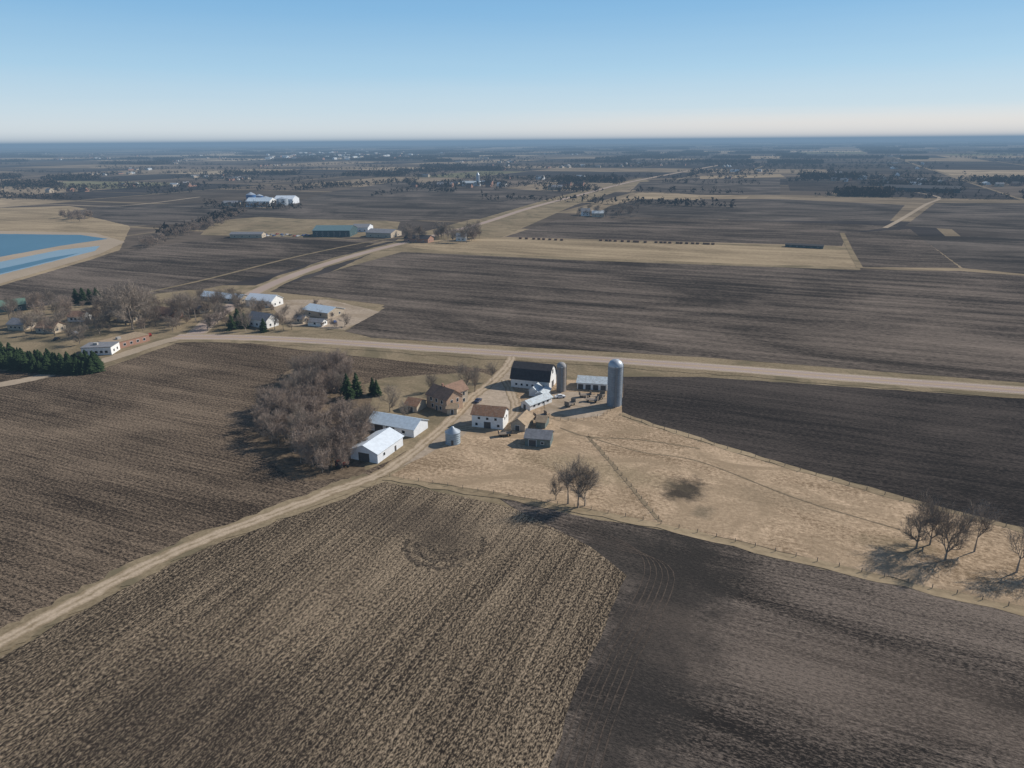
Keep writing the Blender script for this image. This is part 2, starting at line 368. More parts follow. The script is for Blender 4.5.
# ------------------------------------------------------------ buildings
W_white=paint('white_siding',(.78,.77,.74),.6,.14); W_metal=paint('white_metal_wall',(.72,.74,.76),.45,.1,ribs=1)
R_white=paint('white_metal_roof',(.66,.71,.75),.35,.12,ribs=1); R_bluewhite=paint('galvanized_roof',(.5,.58,.64),.4,.2,ribs=1)
R_dark=paint('dark_shingle_roof',(.045,.042,.045),.8,.35); R_rust=paint('rusty_roof',(.28,.15,.085),.7,.35,rust=(.33,.24,.17))
R_brown=paint('brown_shingle_roof',(.25,.15,.10),.8,.3); R_grey=paint('grey_shingle_roof',(.2,.2,.21),.8,.3); R_tan=paint('tan_roof',(.34,.25,.16),.8,.3)
W_brick=paint('buff_brick',(.42,.29,.2),.8,.25,scale=2); W_tan=paint('tan_siding',(.47,.39,.29),.7,.15); W_red=paint('red_brick',(.36,.2,.14),.8,.25,scale=2)
W_grey=paint('grey_green_boards',(.15,.18,.165),.8,.35); R_teal=paint('teal_metal_roof',(.12,.19,.2),.5,.25); W_teal=paint('dark_teal_wall',(.05,.09,.095),.6,.2)
R_shed=paint('weathered_metal_roof',(.50,.55,.57),.5,.25,rust=(.32,.29,.25))
M_glass=paint('window_glass',(.02,.025,.03),.1,.1); M_trim=paint('white_trim',(.75,.75,.73),.6,.05); M_door=paint('door_dark',(.09,.08,.075),.7,.3); M_conc=paint('concrete',(.38,.36,.33),.85,.2)
M_green=paint('green_roof',(.13,.2,.15),.6,.25)
def opening(e,face,W,D,a,z,w,h,kind):
    fr=.12
    def b(nm,a0,a1,z0_,z1_,t,mat):
        if face=='front': box(nm,a0,a1,-t,.01,z0_,z1_,mat,e)
        elif face=='back': box(nm,a0,a1,D-.01,D+t,z0_,z1_,mat,e)
        elif face=='right': box(nm,W-.01,W+t,a0,a1,z0_,z1_,mat,e)
        else: box(nm,-t,.01,a0,a1,z0_,z1_,mat,e)
    b(kind+'_frame',a-w/2-fr,a+w/2+fr,max(0.02,z-fr),z+h+fr,.05,M_trim)
    b(kind,a-w/2,a+w/2,max(.05,z),z+h,.08,M_glass if kind=='window' else M_door)
def building(name,L_,R_,depth,wh,rh,wall,roof,ridge='along',gambrel=False,ops=(),ov=.45,flat=False,chimney=None):
    a=gp(*L_) if not isinstance(L_,Vector) else L_; b=gp(*R_) if not isinstance(R_,Vector) else R_
    d=b-a; W=d.length; D=depth; e=empty(name,(a.x,a.y,0),math.atan2(d.y,d.x))
    span,leng=(D,W) if ridge=='along' else (W,D)
    if flat: prof=[(0,wh),(span,wh)]
    elif gambrel: prof=[(0,wh),(span*.17,wh+rh*.62),(span*.5,wh+rh),(span*.83,wh+rh*.62),(span,wh)]
    else: prof=[(0,wh),(span*.5,wh+rh),(span,wh)]
    def P3(s,l,z): return (l,s,z) if ridge=='along' else (s,l,z)
    full=[(0,-.3)]+prof+[(span,-.3)]; n=len(full)
    V=[P3(s,0,z) for s,z in full]+[P3(s,leng,z) for s,z in full]
    Fa=[tuple(range(n)),tuple(range(2*n-1,n-1,-1))]+[(i,i+n,(i+1)%n+n,(i+1)%n) for i in range(n)]
    w=mkobj('walls',V,Fa,wall,e)
    bm=bmesh.new(); bm.from_mesh(w.data); bmesh.ops.recalc_face_normals(bm,faces=bm.faces[:]); bm.to_mesh(w.data); bm.free()
    if flat:
        box('roof',-.2,W+.2,-.2,D+.2,wh+.02,wh+.3,roof,e)
        box('roof_unit',W*.3,W*.3+2,D*.4,D*.4+1.6,wh+.3,wh+1.4,M_conc,e)
    else:
        s0=(prof[1][1]-prof[0][1])/(prof[1][0]-prof[0][0])
        pr=[(-ov,wh-ov*s0)]+prof[1:-1]+[(span+ov,wh-ov*s0)]
        lo=[(s,z+.02) for s,z in pr]; hi=[(s,z+.2) for s,z in pr]; ring=lo+hi[::-1]; n=len(ring)
        V=[P3(s,-ov,z) for s,z in ring]+[P3(s,leng+ov,z) for s,z in ring]; m_=len(pr)
        Fa=[]
        for i in range(n): Fa.append((i,(i+1)%n,(i+1)%n+n,i+n))
        for off in (0,n):
            for i in range(m_-1): Fa.append((off+i,off+i+1,off+n-2-i,off+n-1-i))
        r=mkobj('roof',V,Fa,roof,e)
        bm=bmesh.new(); bm.from_mesh(r.data); bmesh.ops.recalc_face_normals(bm,faces=bm.faces[:]); bm.to_mesh(r.data); bm.free()
    for (face,aa,z,w_,h_,k) in ops: opening(e,face,W,D,aa,z,w_,h_,k)
    if chimney: 
        cx,cy=chimney; box('chimney',cx-.35,cx+.35,cy-.35,cy+.35,wh,wh+rh+1.2,W_red,e)
    return e
def wins(face,n,L_,z,w=1,h=1.4,kind='window',m=1.2):
    return [(face,m+(L_-2*m)*(i+.5)/n,z,w,h,kind) for i in range(n)]
def flen(a,b): return (gp(*b)-gp(*a)).length

# machine sheds
l=flen((351,459),(378,464))
building('machine_shed',(351,459),(378,464),16,3.6,2.2,W_metal,R_white,'across',ops=[('front',l*.5,0,4.2,3.1,'door'),('right',4,1.5,1,1,'window'),('right',11,0,1,2.1,'door')])
l=flen((368,430),(414,438))
building('machine_shed',(368,430),(414,438),10,3.2,2.2,W_metal,R_bluewhite,'along',ops=[('front',l*.25,0,3.5,2.8,'door'),('front',l*.5,0,3.5,2.8,'door'),('front',l*.78,1.2,1.2,1,'window')])
# farmhouse
l=flen((427,407),(447,414))
e=building('farmhouse',(427,407),(447,414),8.5,5.6,3,W_brick,R_brown,'along',ops=wins('front',3,l,3.6)+wins('front',2,l,.9)+[('front',l*.5,0,1.1,2.1,'door')]+wins('right',2,8.5,3.6)+wins('right',2,8.5,.9),chimney=(l*.4,4.6))
building('farmhouse',(440,404),(452,408),9,5.8,2.8,W_tan,R_brown,'across',ops=wins('right',3,9,3.6)+wins('right',3,9,.9))
l=flen((446,415),(456,416)); building('porch_addition',(447,415),(457,415),5,2.7,1.2,W_tan,R_tan,'along',ops=[('front',l*.5,0,1,2.1,'door')])
building('garage',(405,411),(417,413),7,2.8,1.8,W_tan,R_rust,'along',ops=[('front',2.5,0,2.4,2.2,'door')])
# granary
l=flen((472,427),(503,430))
building('white_granary',(472,427),(503,430),7.5,5.2,2.3,W_white,R_rust,'along',ops=wins('front',3,l,3.4,.9,.9)+[('front',l*.5,0,2.6,2.6,'door'),('front',l*.15,.9,.9,1,'window'),('front',l*.85,.9,.9,1,'window')]+wins('right',2,7.5,3.2,.9,1))
# barn
l=flen((511,387),(549,391))
building('barn',(511,387),(549,391),11,4.6,5.4,W_white,R_dark,'along',gambrel=True,ops=wins('front',6,l,1.2,.9,.9)+[('right',5.5,0,3,3,'door'),('right',5.5,6.2,1.6,1.8,'door')])
building('milk_house',(529,396),(537,397),6,2.6,1.4,W_white,R_shed,'across')
building('poultry_shed',(521,408),(530,411),13,2.4,1.3,W_white,R_shed,'across',ops=wins('right',4,13,1.1,1.1,.8)+[('front',2,0,1.2,2,'door')])
building('lean_to_shed',(536,399),(545,400),8,2.2,1.0,W_white,R_shed,'across')
l=flen((577,389),(607,391))
building('cattle_shed',(577,389),(607,391),9,3,1.6,W_white,R_shed,'along',ops=[('front',l*(.12+.25*i),0,2.2,2.3,'door') for i in range(4)])
building('wooden_shed',(511,430),(525,432),9,2.8,2,W_tan,R_tan,'across',ops=[('front',2.5,0,1.6,2.1,'door')])
l=flen((525,447),(550,448))
building('weathered_shed',(525,446),(550,448),7,3.2,1.8,W_grey,R_grey,'along',ops=[('front',l*.3,0,2.6,2.5,'door'),('front',l*.7,1.2,1,.8,'window')])
building('wooden_shed',(536,428),(545,429),6,2.6,1.3,W_grey,R_tan,'along')

# silos / bins
def lathe(name,prof,seg,mat,parent,smooth=True):
    V=[];Fa=[]
    for (r,z) in prof:
        for i in range(seg): a=2*math.pi*i/seg; V.append((r*math.cos(a),r*math.sin(a),z))
    for j in range(len(prof)-1):
        for i in range(seg): Fa.append((j*seg+i,j*seg+(i+1)%seg,(j+1)*seg+(i+1)%seg,(j+1)*seg+i))
    return mkobj(name,V,Fa,mat,parent,smooth)
def silo(name,u,v,vt,rad,mat,dome,hoop):
    p=gp(u,v); h=hh(u,v,vt); e=empty(name,(p.x,p.y,0)); hc=h-rad*.95
    lathe('wall',[(rad,-.2),(rad,hc)],32,mat,e)
    lathe('dome',[(rad*1.03,hc-.1),(rad*1.03,hc+.05),(rad*.97,hc+rad*.3),(rad*.78,hc+rad*.62),(rad*.45,hc+rad*.85),(.01,hc+rad*.95)],32,dome,e)
    z=.6
    while z<hc-.4: lathe('hoop',[(rad+.015,z),(rad+.05,z+.02),(rad+.05,z+.08),(rad+.015,z+.1)],32,hoop,e); z+=1.0 if z>hc/2 else .7
    box('chute',-.45,.45,-rad-.75,-rad+.02,.5,hc+.2,hoop,e)
    box('blower_pipe',rad+.05,rad+.28,-.11,.11,0,hc+.8,dome,e)
    return e
S_conc=paint('concrete_stave',(.30,.29,.28),.75,.2,scale=.5); S_brn=paint('brown_stave',(.27,.225,.19),.8,.25); S_blue=paint('blue_grey_stave',(.25,.28,.31),.6,.25,scale=.4)
S_gal=paint('galvanized_dome',(.42,.46,.5),.45,.15,metal=.3); S_hoop=paint('steel_hoop',(.2,.21,.22),.5,.2)
silo('concrete_silo',561,391,362,1.95,S_brn,S_conc,S_hoop)
silo('concrete_silo',614,405,359,2.9,S_blue,S_gal,S_hoop)
p=gp(453,443); e=empty('grain_bin',(p.x,p.y,0)); S_bin=paint('corrugated_steel',(.3,.38,.44),.4,.2,metal=.3,ribs=2)
lathe('wall',[(2.6,-.1),(2.6,4.4)],32,S_bin,e); lathe('cone_roof',[(2.75,4.3),(2.75,4.42),(.5,5.9),(.5,6.15),(.01,6.25)],32,S_gal,e); box('door',-.4,.4,-2.68,-2.5,.3,2.1,M_door,e)
for z in np.arange(.5,4.3,.75): lathe('band',[(2.61,z),(2.65,z+.03),(2.65,z+.08),(2.61,z+.11)],32,S_gal,e)

# village
def V(name,L_,R_,D,wh,rh,w,r,ridge='along',flat=False,n=3):
    l=flen(L_,R_); o=wins('front',n,l,1.2,1.3,1.2)+wins('right',2,D,1.2,1.2,1.2)
    if wh>5: o+=wins('front',n,l,4,1.2,1.2)
    return building(name,L_,R_,D,wh,rh,w,r,ridge,flat=flat,ops=o)
V('greenhouse_barn',(200,300),(240,304),10,3,2.2,W_tan,R_bluewhite,n=6)
V('white_barn',(246,306),(272,308),12,4.2,3,W_white,R_white)
V('open_shed',(303,315),(328,319),14,3.6,2.2,W_tan,R_bluewhite,n=2)
V('small_house',(248,326),(267,329),9,4.8,3,W_white,R_grey)
V('small_shed',(294,323),(303,324),6,2.8,1.8,W_tan,R_grey,n=1)
V('small_shed',(308,326),(322,327),6,2.6,1.4,W_white,R_grey,n=1)
V('small_house',(68,322),(84,322),8,3.2,2.5,W_white,R_brown)
V('small_house',(150,317),(172,320),9,3.2,2.8,W_red,R_brown)
V('small_house',(188,312),(200,314),8,3.2,2.4,W_tan,R_grey)
V('small_house',(36,333),(54,334),9,3.2,2.6,W_tan,R_brown)
V('small_house',(118,322),(132,323),8,3.2,2.6,W_tan,R_grey)
V('small_house',(8,330),(24,331),9,3.5,2.6,W_tan,R_grey)
V('workshop',(82,356),(112,355),10,4,.3,W_white,R_grey,flat=True,n=5)
V('brick_store',(113,351),(150,341),11,3.6,.3,W_red,R_tan,flat=True,n=5)
V('green_shed',(-8,314),(27,310),14,4,2.6,W_teal,M_green,n=4)
V('warehouse',(313,237),(350,237),32,7,4,W_teal,R_teal,n=6)
V('warehouse',(366,237),(391,238),25,5,3,W_tan,R_grey,n=3)
V('warehouse',(352,232),(368,232),25,5,3,W_metal,R_grey,n=3)
V('long_shed',(230,238),(262,238),12,4,2,W_tan,R_grey,n=4)
V('farm_shed',(404,242),(428,243),14,4,3,W_red,R_dark,n=3)
V('farm_house',(456,241),(466,241),9,5,3,W_white,R_grey,n=2)
V('farm_house',(581,216),(590,216),12,6,4,W_white,R_grey,n=2)
V('farm_shed',(592,217),(604,217),14,5,3,W_tan,R_shed,n=2)
V('farm_shed',(883,191),(960,193),28,7,5,W_teal,R_dark,n=5)
V('farm_shed',(835,177),(842,177),20,8,6,W_white,R_grey,n=2)
V('long_shed',(785,247),(823,249),6,2.5,1,W_teal,R_dark,n=5)
V('elevator_shed',(246,207),(270,207),30,9,5,W_white,R_bluewhite,n=3)
V('elevator_shed',(274,204),(293,204),30,8,5,W_metal,R_white,n=3)
V('farm_shed',(436,187),(452,187),22,6,4,W_red,R_grey,n=2)
V('farm_shed',(462,186),(480,186),22,7,4,W_white,R_shed,n=2)
V('farm_shed',(548,190),(562,190),22,6,4,W_tan,R_grey,n=2)
V('farm_shed',(222,206),(240,206),18,5,3,W_tan,R_grey,n=2)
M_bluebin=paint('blue_silo_glass',(.05,.13,.3),.4,.15)
for (u,v,vt,r) in ((252,205,192,8),(260,203,194,7),(266,203,196,7),(283,205,197,9),(478,186,172,4)):
    p=gp(u,v); e=empty('grain_silo',(p.x,p.y,0)); h=hh(u,v,vt)
    lathe('wall',[(r,-.1),(r,h*.8)],20,M_bluebin if u<262 else S_gal,e); lathe('cone_roof',[(r*1.03,h*.8),(.3,h)],20,S_gal,e)

# ------------------------------------------------------------ distant farm buildings (one mass)
rnd=random.Random(99); V_=[];F_=[];mi=[]
farm_sites=[]
def add_b(x,y,w,d,h,r,ang,c):
    ca_,sa_=math.cos(ang),math.sin(ang); k=len(V_)
    for (lx,ly,z) in ((0,0,0),(w,0,0),(w,d,0),(0,d,0),(0,0,h),(w,0,h),(w,d,h),(0,d,h),(0,d/2,h+r),(w,d/2,h+r)):
        V_.append((x+lx*ca_-ly*sa_,y+lx*sa_+ly*ca_,z))
    F_.extend([(k,k+1,k+5,k+4),(k+2,k+3,k+7,k+6),(k+1,k+2,k+6,k+9,k+5),(k+3,k,k+4,k+8,k+7),(k+4,k+5,k+9,k+8),(k+7,k+8,k+9,k+6)])
    mi.extend([c,c,c,c,c+3,c+3])
for i in range(120):
    dist=1900*math.exp(rnd.uniform(0,2.0)); an=rnd.uniform(-.72,.72); x,y=dist*math.sin(an),dist*math.cos(an)
    farm_sites.append((x,y))
    for k in range(rnd.randint(2,5)):
        add_b(x+rnd.uniform(-60,60),y+rnd.uniform(-50,50),rnd.uniform(12,30),rnd.uniform(8,14),rnd.uniform(3,6),rnd.uniform(2.5,4),AX+rnd.choice([0,math.pi/2])+rnd.uniform(-.05,.05),rnd.choice([0,1,2,2,1]))
for i in range(110):
    x,y=gp(rnd.uniform(270,410),rnd.uniform(152.5,160)).xy
    add_b(x+rnd.uniform(-100,100),y,rnd.uniform(20,50),rnd.uniform(14,24),rnd.uniform(6,11),3,AX+rnd.choice([0,math.pi/2]),rnd.choice([0,1,2,0]))
for (u,v) in [(440,186),(455,185),(470,184),(482,187),(425,187),(860,179),(900,186),(925,188),(120,187),(60,192),(500,170),(560,186)]:
    p=gp(u,v); farm_sites.append((p.x,p.y))
    for k in range(3): add_b(p.x+rnd.uniform(-40,40),p.y+rnd.uniform(-30,30),rnd.uniform(12,24),11,5,4,AX,rnd.choice([0,1,2,2]))
o=mkobj('distant_farm_buildings',V_,F_,None)
for mm in (W_white,W_tan,W_red,R_shed,R_grey,R_dark): o.data.materials.append(mm)
for p,c in zip(o.data.polygons,mi): p.material_index=c

# ------------------------------------------------------------ trees
def bark(name,c1,c2):
    m,nt,N,L,P=newmat(name); oi=N.new('ShaderNodeObjectInfo'); pos=N.new('ShaderNodeNewGeometry').outputs['Position']
    n=noise3(N,L,pos,.3,1,.6); f=math_node(N,L,'ADD',math_node(N,L,'MULTIPLY',oi.outputs['Random'],.5),math_node(N,L,'MULTIPLY',n,.6),True)
    L.new(mixc(N,L,f,c1,c2),P.inputs['Base Color']); P.inputs['Roughness'].default_value=1; P.inputs['Specular IOR Level'].default_value=0; return m
M_bark=bark('bare_bark',(.17,.135,.105),(.34,.28,.225)); M_brush=bark('brush_twigs',(.19,.145,.11),(.38,.30,.24))
def tube_mesh(name,segs,mat):
    n=len(segs); P0=np.array([s[0] for s in segs]);P1=np.array([s[1] for s in segs]);r0=np.array([s[2] for s in segs]);r1=np.array([s[3] for s in segs])
    d=P1-P0; d/=np.linalg.norm(d,axis=1)[:,None]+1e-9
    ref=np.where(np.abs(d[:,2:3])>.9,np.array([[1,0,0]]),np.array([[0,0,1]])); x=np.cross(d,ref); x/=np.linalg.norm(x,axis=1)[:,None]; y=np.cross(d,x)
    V=np.zeros((n,6,3))
    for k in range(3):
        a=2*math.pi*k/3; o=x*math.cos(a)+y*math.sin(a); V[:,k]=P0+o*r0[:,None]; V[:,3+k]=P1+o*r1[:,None]
    base=(np.arange(n)*6)[:,None]; F=np.concatenate([base+np.array([[k,(k+1)%3,3+(k+1)%3,3+k]]) for k in range(3)],axis=1).reshape(-1,4)
    me=bpy.data.meshes.new(name); me.from_pydata(V.reshape(-1,3).tolist(),[],F.tolist()); me.materials.append(mat); me.update(); return me
def grow(segs,p,d,Ln,r,lvl,mx,rn,nch,rmin,spread,up=.1):
    st=3 if lvl<mx else 2
    for i in range(st):
        q=p+d*(Ln/st); ra=max(rmin,r*(1-.8*i/st)); rb=max(rmin*.7,r*(1-.8*(i+1)/st)); segs.append((tuple(p),tuple(q),ra,rb)); p=q
        jit=.1 if lvl==0 else .22
        d=(d+Vector((rn.uniform(-1,1),rn.uniform(-1,1),rn.uniform(-1,1)))*jit+Vector((0,0,up))).normalized()
        if lvl<mx and not (lvl==0 and i==0 and mx>3 and rn.random()<.6):
            for c in range(nch[lvl]):
                ax=d.orthogonal().normalized(); ax.rotate(Matrix.Rotation(rn.uniform(0,6.28),3,d)); nd=d.copy(); nd.rotate(Matrix.Rotation(rn.uniform(.6,1.15)*spread,3,ax))
                grow(segs,p.copy(),nd,Ln*rn.uniform(.48,.78),rb*.75+.01,lvl+1,mx,rn,nch,rmin,spread,up)
def tree_mesh(name,seed,h,mx,nch,rmin,spread,mat,stems=1,r=.3,up=.1):
    rn=random.Random(seed); segs=[]
    for s in range(stems):
        a=rn.uniform(0,6.28); t=.0 if stems==1 else rn.uniform(.1,.4)
        grow(segs,Vector((t*math.cos(a),t*math.sin(a),-.2)),Vector((t*math.cos(a),t*math.sin(a),1)).normalized(),h*.5,r,0,mx,rn,nch,rmin,spread,up)
    zm=max(s[1][2] for s in segs); k=h/zm
    segs=[(tuple(c*k for c in a),tuple(c*k for c in b),ra,rb) for a,b,ra,rb in segs]
    return tube_mesh(name,segs,mat)
bare=[tree_mesh('bare_tree_mesh_%d'%i,50+i,14,4,[3,2,2,2],.02,.7,M_bark,up=.16) for i in range(5)]
brush=[tree_mesh('grove_tree_mesh_%d'%i,80+i,11,4,[3,2,2,2],.028,.8,M_brush,stems=1,r=.2) for i in range(4)]
def put(name,me,x,y,s,parent=None,rz=None,sz=1):
    o=bpy.data.objects.new(name,me); COL.objects.link(o); o.location=(x,y,0); o.rotation_euler=(0,0,random.uniform(0,6.28) if rz is None else rz); o.scale=(s,s,s*sz)
    if parent: o.parent=parent
    return o
def tree_px(u,v,vt,k=None,lst=bare,base=14,wide=1,name='bare_tree'):
    p=gp(u,v); h=hh(u,v,vt); s=h/base; o=put(name,lst[k if k is not None else random.randrange(len(lst))],p.x,p.y,s); o.scale=(s*wide,s*wide,s); return o
for k,t in enumerate([(568,504,456),(578,508,453),(585,506,462),(556,500,470)]): tree_px(*t,k=k,wide=.95)
for k,t in enumerate([(916,549,492),(930,545,490),(945,560,500),(974,552,500),(1016,573,510),(1040,570,510)]): tree_px(*t,k=(k+2)%5,wide=.95)
for t in [(390,412,384),(467,390,360),(475,392,366),(492,382,362),(432,392,372),(404,420,400)]: tree_px(*t)
# grove
def inpoly(p,poly):
    c=False;j=len(poly)-1
    for i in range(len(poly)):
        if (poly[i].y>p.y)!=(poly[j].y>p.y) and p.x<(poly[j].x-poly[i].x)*(p.y-poly[i].y)/(poly[j].y-poly[i].y)+poly[i].x: c=not c
        j=i
    return c
e=empty('bare_tree_grove'); pts=[]; rn=random.Random(4)
for poly in (G((260,434),(266,410),(290,396),(320,398),(324,415),(302,444),(280,450)),G((294,392),(300,376),(335,366),(348,378),(347,398),(320,398)),G((298,468),(300,444),(322,428),(340,416),(370,430),(364,450),(345,470),(320,474))):
    xs=[p.x for p in poly]; ys=[p.y for p in poly]
    for _ in range(1500):
        p=Vector((rn.uniform(min(xs),max(xs)),rn.uniform(min(ys),max(ys)),0))
        if inpoly(p,poly) and all((p-q).length>3.9 for q in pts): pts.append(p)
for p in pts: put('grove_tree',rn.choice(brush*2+bare[:1]),p.x,p.y,rn.uniform(.65,1.15),e)
print('grove',len(pts))
# conifers
M_conif=bark('conifer_needles',(.018,.035,.016),(.05,.075,.032))
def conifer(seed,h=9,n=26):
    rn=random.Random(seed); segs=[((0,0,-.1),(0,0,h*.95),.16,.03)]; V=[];F=[]
    for i in range(n*9):
        z=h*(.06+.92*(i/(n*9))); rr=(1-z/h)**.85*h*.25+.12; a=rn.uniform(0,6.28); L_=rr*rn.uniform(.65,1.12)
        d=Vector((math.cos(a),math.sin(a),-.12+rn.uniform(-.15,.2))); s=Vector((-math.sin(a),math.cos(a),0))
        for j in range(4):
            t0=j/4;c=Vector((0,0,z))+d*L_*(t0+.2); w=.55*(1-t0*.55)*min(1,rr/1.2)+.08; k=len(V)
            V+=[tuple(c-s*w+Vector((0,0,rn.uniform(-.25,.1)))),tuple(c+d*L_*.38),tuple(c+s*w+Vector((0,0,rn.uniform(-.25,.1)))),tuple(c-d*.2+Vector((0,0,.22)))]
            F+=[(k,k+1,k+3),(k+1,k+2,k+3)]
    me=tube_mesh('c',segs,M_bark); k=len(me.vertices); V0=[tuple(v.co) for v in me.vertices]; F0=[tuple(p.vertices) for p in me.polygons]
    m2=bpy.data.meshes.new('conifer_mesh'); m2.from_pydata(V0+V,[],F0+[tuple(x+k for x in f) for f in F]); m2.materials.append(M_conif); m2.update(); return m2
con=[conifer(i) for i in range(3)]
for (u,v,vt) in [(348,400,373),(357,396,372),(373,395,377),(377,396,379),(340,392,374)]: tree_px(u,v,vt,lst=con,base=9,name='spruce_tree',wide=1.1)
for (u,v,vt) in [(77,303,288),(84,303,287),(91,304,288),(98,304,287),(245,328,312),(238,324,308),(232,330,314),(264,332,318)]: tree_px(u,v,vt,lst=con,base=9,name='spruce_tree',wide=1.4)
e=empty('evergreen_windbreak')
for row,(vv) in enumerate((0,-5,5)):
    q=G((-60,351+vv),(0,362+vv*1.0),(60,371+vv*.6),(97,370+vv*.5)); C=spline(q,14)
    for c in C: put('windbreak_tree',random.choice(con),c.x+random.uniform(-1,1),c.y+random.uniform(-1,1),random.uniform(.6,1.05),e).scale.x*=1.5
# village trees
for (u,v,vt) in [(126,325,280),(133,330,276),(120,318,278),(140,322,284),(108,322,290),(45,334,308),(55,336,310),(33,330,308),(190,320,288),(196,322,290),(184,318,290),(218,325,298),(224,320,300),(160,315,290),(150,320,294),(238,306,284),(20,325,306),(300,322,305),(275,330,312),(100,335,312),(70,340,320),(345,327,312),(208,316,294),(180,326,306),(88,330,310),(62,328,308),(10,322,300),(80,345,322),(145,330,300),(255,322,300),(285,318,302),(215,312,288),(258,316,296),(292,330,314)]: tree_px(u,v,vt,wide=1.15)
e=empty('village_trees')
for i in range(56):
    p=gp(random.choice([random.uniform(-30,70),random.uniform(95,160),random.uniform(170,290)]),random.uniform(306,332)); put('village_tree',random.choice(brush+bare),p.x,p.y,random.uniform(.7,1.15),e)
e=empty('roadside_brush')
for i in range(60):
    t=random.random(); p=gp(145+ (250-145)*t+random.uniform(-6,6),246-(246-212)*t+random.uniform(-2,3)); put('shrub',random.choice(brush),p.x,p.y,random.uniform(.6,1.1),e)
e=empty('bare_tree_clump')
for i in range(42):
    p=gp(random.uniform(405,480),random.uniform(236,243)); put('clump_tree',random.choice(brush+bare),p.x,p.y,random.uniform(.9,1.4),e)
for i in range(26):
    p=gp(random.uniform(576,646),random.uniform(213,218)); put('clump_tree',random.choice(brush+bare),p.x,p.y,random.uniform(.8,1.3),e)
for i in range(24):
    p=gp(random.uniform(60,92),random.uniform(216,222)); put('clump_tree',random.choice(brush),p.x,p.y,random.uniform(.8,1.3),e)
e=empty('village_shrubs')
for i in range(60):
    p=gp(random.uniform(-30,340),random.uniform(304,332)); put('shrub',random.choice(brush),p.x,p.y,random.uniform(.25,.6),e)

# distant trees: one mass mesh
rn=random.Random(12); T=[]
def line(p,q,sp,h,w):
    n_=max(2,int((q-p).length/sp)); skip=0
    for i in range(n_):
        if skip>0: skip-=1; continue
        if rn.random()<.012: skip=rn.randint(5,40)
        c=p.lerp(q,(i+rn.random())/n_); T.append((c.x+rn.gauss(0,w),c.y+rn.gauss(0,w),h*rn.uniform(.55,1.25)))
for (x,y) in farm_sites:
    for k in range(rn.randint(18,44)): T.append((x+rn.gauss(0,60),y+rn.gauss(0,25),rn.uniform(7,14)))
for (a0,a1,b0,b1) in cells:
    c=A*((a0+a1)/2)+B*((b0+b1)/2); d=c.length
    if c.y<1300 or d>24000 or abs(c.x)>c.y*.95: continue
    if rn.random()<.56: line(A*a0+B*b0,A*a1+B*b0,6+d*.0014,12,3+d*.0014)
    if rn.random()<.16: line(A*a0+B*b0,A*a0+B*b1,8+d*.002,11,4)
    if rn.random()<.14+min(.34,d/20000):
        n_=int(min(620,(a1-a0)*(b1-b0)/400))
        w0=rn.uniform(.3,.9); h0=rn.uniform(.12,.35)
        for k in range(n_):
            q=A*(a0+(a1-a0)*w0*rn.random()**.8)+B*(b0+(b1-b0)*h0*rn.random()); T.append((q.x,q.y,rn.uniform(9,17)))
for (p,q,w) in [((430,192),(600,192),6),((420,188),(490,184),14),((540,190),(600,190),12),((150,194),(195,192),14),((0,199),(60,198),16),((840,183),(960,190),8),((760,172),(870,176),20),((690,172),(760,176),30),((860,194),(960,193),5),((0,190),(160,188),20),((160,238),(240,214),6),((640,204),(690,206),5),((210,208),(300,209),8),((300,190),(420,181),8),((640,165),(900,168),30)]:
    line(gp(*p),gp(*q),3,11,w)
T=np.array(T); nT=len(T); K=12; print('distant trees',nT)
u=np.random.normal(size=(nT,K,3)); u/=np.linalg.norm(u,axis=2)[:,:,None]; rad=np.random.uniform(.3,1,size=(nT,K,1))**.5
h=T[:,2][:,None,None]; cen=u*rad*np.array([[[.42,.42,.42]]])*h; cen[:,:,2]+=h[:,:,0]*.55
tri=np.random.normal(size=(nT,K,3,3))*.16*h[:,:,:,None]
P=cen[:,:,None,:]+tri; P[...,0]+=T[:,0][:,None,None]; P[...,1]+=T[:,1][:,None,None]; P[...,2]=np.maximum(P[...,2],0)
P=P.reshape(-1,3); me=bpy.data.meshes.new('distant_trees'); nf=len(P)//3
me.vertices.add(len(P)); me.vertices.foreach_set('co',P.astype(np.float32).ravel()); me.loops.add(len(P)); me.loops.foreach_set('vertex_index',np.arange(len(P),dtype=np.int32))
me.polygons.add(nf); me.polygons.foreach_set('loop_start',np.arange(0,len(P),3,dtype=np.int32)); me.polygons.foreach_set('loop_total',np.full(nf,3,dtype=np.int32)); me.update(calc_edges=True); me.validate()
me.materials.append(bark('distant_tree_mass',(.038,.031,.026),(.10,.078,.061))); o=bpy.data.objects.new('distant_trees',me); COL.objects.link(o)

# low distant hills
V_=[];F_=[]
for (d,am) in ((13000,14),(19000,26),(28000,45)):
    n_=160;k0=len(V_)
    for i in range(n_+1):
        an=-1.0+2.0*i/n_; z=am*(.5+.5*math.sin(an*9+d)+.35*math.sin(an*23+d*.3)+.2*math.sin(an*61))
        for (dd,zz) in ((0,-1),(900,max(0,z)),(2400,max(0,z)*.9),(4000,-1)): V_.append(((d+dd)*math.sin(an),(d+dd)*math.cos(an),zz))
    for i in range(n_):
        for j in range(3): a=k0+i*4+j; F_.append((a,a+4,a+5,a+1))
mkobj('hills',V_,F_,soil('hill_fields',(.05,.045,.035),(.18,.15,.1),AX,k=(2,.2,.2,0),fleck=(.01,.01),bump=0,rowscale=.01),None,True)

